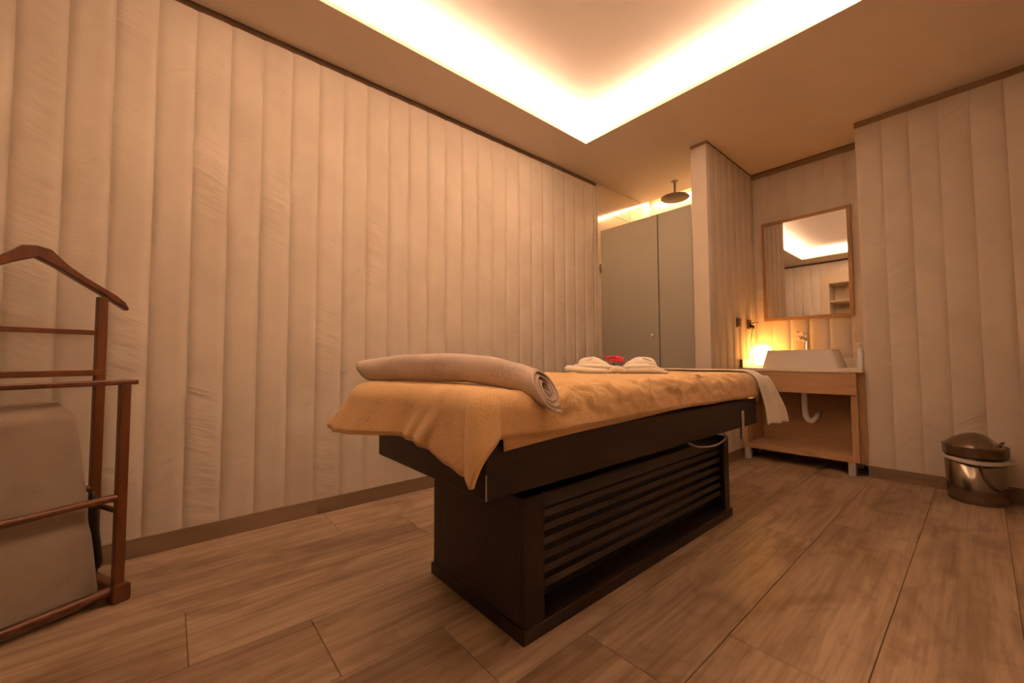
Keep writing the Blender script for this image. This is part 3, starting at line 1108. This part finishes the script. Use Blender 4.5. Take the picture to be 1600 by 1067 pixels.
# ------------------------------------------------------------------ mirror
MX0, MX1, MZ0, MZ1 = -1.328, -0.668, 1.224, 2.155
MYF = YN - 0.040
mir = thing('wall_mirror', 'rectangular mirror in a thin oak frame above the basin', 'mirror', ((MX0 + MX1) / 2, YN - 0.014, MZ0))
FWD = 0.027
ys_ = (MYF, YN - 0.0145)
box('frame_side', (MX0, ys_[0], MZ0), (MX0 + FWD, ys_[1], MZ1), 'mirror_wood', mir, 0.001)
box('frame_side', (MX1 - FWD, ys_[0], MZ0), (MX1, ys_[1], MZ1), 'mirror_wood', mir, 0.001)
box('frame_rail', (MX0 + FWD, ys_[0], MZ0), (MX1 - FWD, ys_[1], MZ0 + FWD), 'mirror_wood', mir, 0.001)
box('frame_rail', (MX0 + FWD, ys_[0], MZ1 - FWD), (MX1 - FWD, ys_[1], MZ1), 'mirror_wood', mir, 0.001)
box('mirror_glass', (MX0 + FWD, MYF + 0.010, MZ0 + FWD), (MX1 - FWD, MYF + 0.015, MZ1 - FWD), 'mirror', mir)

# ------------------------------------------------------------------ shower
GY = 3.312
sd = thing('shower_door', 'frosted glass shower door hinged at the padded wall, with a small knob', 'shower door', (-2.165, GY, 0.02))
gp = box('glass_panel', (-2.482, GY, 0.02), (-1.862, GY + 0.010, 2.180), 'frost', sd, 0.001)
for zh in (1.795, 0.30):
    hg = box('hinge', (-2.499, GY - 0.012, zh - 0.045), (-2.455, GY + 0.022, zh + 0.045), 'chrome', gp, 0.002)
bmz = bmesh.new()
mk = Matrix.Translation((-1.915, GY, 1.085)) @ Matrix.Rotation(PI / 2, 4, 'X')
lathe(bmz, [(0, 0), (0.008, 0), (0.008, 0.014), (0.017, 0.018), (0.018, 0.032), (0.014, 0.036), (0, 0.036)], (0, 0, 0), 18)
bmesh.ops.transform(bmz, matrix=mk, verts=bmz.verts)
link('knob', bmz, 'chrome', gp, True)
ss = thing('shower_screen', 'fixed frosted glass screen between the shower door and the partition', 'shower screen', (-1.70, GY, 0.0))
box('glass_panel', (-1.852, GY, 0.004), (-1.548, GY + 0.010, 2.180), 'frost', ss, 0.001)
box('seal_strip', (-1.860, GY + 0.001, 0.02), (-1.852, GY + 0.009, 2.178), 'rubber', ss)
sh = thing('rain_shower', 'round rain shower head hanging on a short pipe from the ceiling', 'shower', (-1.960, 3.850, ZC))
bmz = bmesh.new()
lathe(bmz, [(0, 0), (0.034, 0), (0.034, -0.006), (0.012, -0.016), (0, -0.016)], (-1.960, 3.850, ZC), 24)
link('flange', bmz, 'rose', sh, True)
bmz = bmesh.new()
tube(bmz, [(-1.960, 3.850, ZC), (-1.960, 3.850, 2.53)], 0.0115, 14)
link('arm', bmz, 'rose', sh, True)
bmz = bmesh.new()
lathe(bmz, [(0, 0.035), (0.018, 0.034), (0.025, 0.016), (0.12, 0.010), (0.135, 0.004), (0.136, -0.006), (0.130, -0.010), (0, -0.010)], (-1.960, 3.850, 2.505), 40)
link('rose', bmz, 'rose', sh, True)
for o in sh.children:
    o.modifiers.new('edge', 'EDGE_SPLIT').split_angle = math.radians(40)

# ------------------------------------------------------------------ pedal-less steel bin
BC = (-0.052, 3.778, 0)
bn = thing('waste_bin', 'round polished steel waste bin with a domed lid against the padded wall', 'waste bin', BC)
bmz = bmesh.new()
lathe(bmz, [(0, 0.004), (0.118, 0.004), (0.122, 0.010), (0.124, 0.03), (0.131, 0.285), (0.127, 0.285), (0.12, 0.02), (0, 0.02)], BC, 48)
link('bin_body', bmz, 'bin_steel', bn, True)
bmz = bmesh.new()


def bag_pt(u, v):
    a = 2 * PI * u
    r = 0.133 + 0.004 * math.sin(a * 3) + 0.006 * v
    z = 0.268 - 0.022 * v + 0.006 * math.sin(a * 2 + 1)
    bulge = 0.026 * ridge(a - 0.1, 0.45) * v + 0.026 * ridge(a - 2 * PI - 0.1, 0.45) * v
    return (BC[0] + (r + bulge) * math.cos(a), BC[1] + r * math.sin(a), z + bulge * 0.3)


grid(bmz, 60, 4, bag_pt)
bg = link('bag_edge', bmz, 'bag', bn, True)
solid(bg, 0.001)
lid = None
bmz = bmesh.new()
lathe(bmz, [(0.130, 0.280), (0.137, 0.282), (0.139, 0.335), (0.141, 0.340), (0.134, 0.342), (0.128, 0.338)], BC, 48)
lid = link('lid_ring', bmz, 'bin_steel', bn, True)
bmz = bmesh.new()


def dome_pt(u, v):
    a = 2 * PI * u
    r = 0.131 * v
    x, y = r * math.cos(a), r * math.sin(a)
    # saddle-backed swing lid: high ridge across the middle, dipping to a finger slot at one side
    z = 0.340 + 0.070 * (1 - (r / 0.131) ** 2) ** 0.9
    z += 0.006 * ridge(x, 0.05) * (1 - v)
    slot = ridge((x - 0.098) / 1.0, 0.030) * ridge(y + 0.01, 0.060)
    z -= 0.028 * slot
    return (BC[0] + x, BC[1] + y, z)


grid(bmz, 56, 20, dome_pt)
bmesh.ops.remove_doubles(bmz, verts=bmz.verts, dist=1e-5)
dm = link('lid_dome', bmz, 'bin_steel', lid, True)
bmz = bmesh.new()
tube(bmz, catmull([(BC[0] + 0.088, BC[1] - 0.068, 0.346), (BC[0] + 0.105, BC[1] - 0.03, 0.368), (BC[0] + 0.118, BC[1] + 0.01, 0.370), (BC[0] + 0.110, BC[1] + 0.05, 0.352)], 6), 0.005, 8)
link('slot_rim', bmz, 'bin_steel', lid, True)
bmz = bmesh.new()
tube(bmz, catmull([(BC[0] + 0.02, BC[1] - 0.136, 0.245), (BC[0] + 0.04, BC[1] - 0.139, 0.175), (BC[0] + 0.075, BC[1] - 0.122, 0.118), (BC[0] + 0.112, BC[1] - 0.085, 0.098), (BC[0] + 0.134, BC[1] - 0.03, 0.105)], 7), 0.0042, 8)
link('carry_handle', bmz, 'bin_steel', bn, True)

# ------------------------------------------------------------------ wooden valet stand
VD = Vector((-0.429, 0.903, 0)).normalized()
VNV = Vector((VD.y, -VD.x, 0))
VO = Vector((-2.095, -0.096, 0))


def vp(s, off, z):
    """s along the rails (0 = far end), off backwards from the front frame, z up"""
    return VO + VD * s - VNV * off + Vector((0, 0, z))


VM = Matrix((VD, VNV, Vector((0, 0, 1)))).transposed().to_4x4()
VM.translation = VO
val = thing('valet_stand', 'red-brown varnished wooden valet stand with a hanger-shaped top', 'valet stand', tuple(vp(-0.21, 0.11, 0)))


def vbox(name, s0, s1, o0, o1, z0, z1, bevel=0.004):
    return box(name, (s0, -o1, z0), (s1, -o0, z1), 'valet', val, bevel, 2, VM)


def vrod(name, p, q, r):
    bm = bmesh.new()
    tube(bm, [p, q], r, 12)
    o = link(name, bm, 'valet', val, True)
    o.modifiers.new('edge', 'EDGE_SPLIT').split_angle = math.radians(40)
    return o


SA, SB = -0.026, -0.394         # the two side frames
OF, OR = 0.016, 0.215           # front and rear post lines
for s in (SA, SB):
    vbox('front_post', s - 0.016, s + 0.016, OF - 0.013, OF + 0.013, 0.05, 0.792)
    vbox('rear_post', s - 0.016, s + 0.016, OR - 0.013, OR + 0.013, 0.05, 1.135)
    vbox('foot_rail', s - 0.019, s + 0.019, -0.012, OR + 0.03, 0.012, 0.058, 0.007)
    vrod('side_rail', vp(s + (0.008 if s == SA else -0.008), OF, 0.315), vp(s + (0.008 if s == SA else -0.008), OR, 0.315), 0.0105)
vbox('foot_block', SA - 0.024, SA + 0.028, -0.018, 0.036, 0.0, 0.062, 0.008)
vbox('foot_block', SB - 0.028, SB + 0.024, -0.018, 0.036, 0.0, 0.062, 0.008)
vbox('foot_block', SA - 0.022, SA + 0.022, OR - 0.005, OR + 0.04, 0.0, 0.03, 0.006)
vbox('foot_block', SB - 0.022, SB + 0.022, OR - 0.005, OR + 0.04, 0.0, 0.03, 0.006)
vbox('top_bar', SB - 0.035, 0.010, OF - 0.016, OF + 0.016, 0.790, 0.809)
vrod('front_rail', vp(SB, OF, 0.377), vp(SA, OF, 0.377), 0.0135)
vrod('front_rail', vp(SB, OF, 0.043), vp(SA, OF, 0.043), 0.0165)
vrod('rear_rail', vp(SB, OR, 0.385), vp(SA, OR, 0.385), 0.0125)
vbox('rear_rail', SB, SA, OR - 0.006, OR + 0.006, 0.982, 1.000, 0.002)
vbox('trouser_bar', SB, SA, OR - 0.016, OR + 0.006, 0.822, 0.846, 0.003)
# hanger: two shaped arms meeting at a raised middle
SM = -0.210
for sgn, nm in ((1, 'hanger_arm'), (-1, 'hanger_arm')):
    bm = bmesh.new()
    topc = [(0.0, 1.296), (0.035, 1.290), (0.055, 1.268), (0.085, 1.238), (0.13, 1.206), (0.18, 1.176), (0.225, 1.150), (0.255, 1.125), (0.268, 1.100)]
    botc = [(0.0, 1.252), (0.035, 1.234), (0.055, 1.223), (0.085, 1.203), (0.13, 1.176), (0.18, 1.146), (0.225, 1.116), (0.255, 1.096), (0.266, 1.090)]
    rings = []
    for (a, zt_), (b, zb_) in zip(topc, botc):
        th = 0.018
        fo = OR - 0.004 + 0.02 * (a / 0.27) ** 2
        rings.append([bm.verts.new(vp(SM + sgn * a, fo - th, zt_ - 0.004)), bm.verts.new(vp(SM + sgn * a, fo - th * 0.5, zt_)), bm.verts.new(vp(SM + sgn * a, fo + th, zt_)),
                      bm.verts.new(vp(SM + sgn * b, fo + th, zb_)), bm.verts.new(vp(SM + sgn * b, fo - th * 0.6, zb_)), bm.verts.new(vp(SM + sgn * b, fo - th, zb_ + 0.004))])
    for r1, r2 in zip(rings, rings[1:]):
        for k in range(6):
            bm.faces.new((r1[k], r1[(k + 1) % 6], r2[(k + 1) % 6], r2[k]))
    bm.faces.new(rings[0][::-1])
    bm.faces.new(rings[-1])
    link(nm, bm, 'valet', val)

# upholstered cushion standing inside the stand
bm = bmesh.new()
NZc, NSc = 30, 40


def cushion_ring(z):
    t = z / 0.74
    o0, o1 = 0.046 + 0.012 * t, 0.172 - 0.03 * t
    sr = -0.052 - 0.085 * t ** 1.15
    sl_ = -0.372
    fold = 0.012 * ridge(z - 0.30, 0.035)
    top_r = sm((0.74 - z) / 0.06)
    out = []
    cs, co = (sr + sl_) / 2, (o0 + o1) / 2
    hs, ho = (sr - sl_) / 2 - 0.035 * (1 - top_r) - fold * 0.3, (o1 - o0) / 2 - 0.030 * (1 - top_r) - fold
    for k in range(NSc):
        a = 2 * PI * k / NSc
        c_, s_ = math.cos(a), math.sin(a)
        ex = 0.55
        px = math.copysign(abs(c_) ** ex, c_) * hs
        py = math.copysign(abs(s_) ** ex, s_) * ho
        out.append(vp(cs + px, co + py + 0.004 * noise.noise(Vector((px * 9, z * 7, py * 5))), z))
    return out


zs = [0.0035 + 0.7365 * (1 - (1 - i / NZc) ** 1.3) for i in range(NZc + 1)]
loft(bm, [cushion_ring(z) for z in zs])
cu = link('seat_cushion', bm, 'seat_fabric', None, True)
tag(cu, 'thick grey-brown upholstered cushion standing upright inside the wooden valet stand', 'cushion')
bm = bmesh.new()
tube(bm, [Vector(p) + Vector((0, 0, 0.004)) for p in cushion_ring(0.008)] + [Vector(cushion_ring(0.008)[0]) + Vector((0, 0, 0.004))], 0.004, 6, False)
link('piping', bm, 'seat_fabric', cu, True)

shn = thing('shoehorn', 'slim black shoehorn hanging at the back post of the wooden valet stand', 'shoehorn', tuple(vp(-0.03, 0.19, 0.10)))
bm = bmesh.new()
P_ = catmull([vp(-0.048, 0.172, 0.378), vp(-0.046, 0.172, 0.33), vp(-0.042, 0.171, 0.27), vp(-0.036, 0.170, 0.20), vp(-0.028, 0.170, 0.13), vp(-0.024, 0.170, 0.085)], 5)
nP = len(P_)
tube(bm, P_, [0.010 + 0.012 * sm(i / 4) + 0.004 * sm(i / nP) - 0.016 * sm((i - nP + 4) / 4) for i in range(nP)], 14, True, 0.6)
link('blade', bm, 'black', shn, True)
bm = bmesh.new()
tube(bm, [vp(-0.042, 0.171, 0.262), vp(-0.042, 0.171, 0.274)], 0.0225, 14, True, 0.6)
link('band', bm, 'rubber', shn, True)

# ------------------------------------------------------------------ built-in closet in the back wall (seen in the mirror)
cl = thing('built_in_closet', 'beige built-in closet with open shelves, seen only in the mirror', 'closet', ((NX0 + NX1) / 2, YB - 0.2, 0))
IX0, IX1, IZ = -1.79, NX1 - 0.10, 2.245
for a, b in (((NX0 + 0.002, YB - 0.02, 0.0), (IX0, YB + 0.014, NZ)), ((IX1, YB - 0.02, 0.0), (NX1 - 0.002, YB + 0.014, NZ)), ((IX0, YB - 0.02, IZ), (IX1, YB + 0.014, NZ))):
    box('face_board', a, b, 'closet', cl, 0.002)
box('back_board', (IX0 - 0.02, YB - 0.45, 0.0), (IX1 + 0.02, YB - 0.43, IZ + 0.02), 'closet', cl)
box('side_board', (IX0 - 0.02, YB - 0.43, 0.0), (IX0, YB - 0.02, IZ + 0.02), 'closet', cl)
box('side_board', (IX1, YB - 0.43, 0.0), (IX1 + 0.02, YB - 0.02, IZ + 0.02), 'closet', cl)
box('top_board', (IX0, YB - 0.43, IZ), (IX1, YB - 0.02, IZ + 0.02), 'closet', cl)
for z in (1.905, 1.55, 1.20, 0.85, 0.5):
    box('shelf', (IX0, YB - 0.43, z), (IX1, YB - 0.03, z + 0.02), 'closet', cl, 0.001)
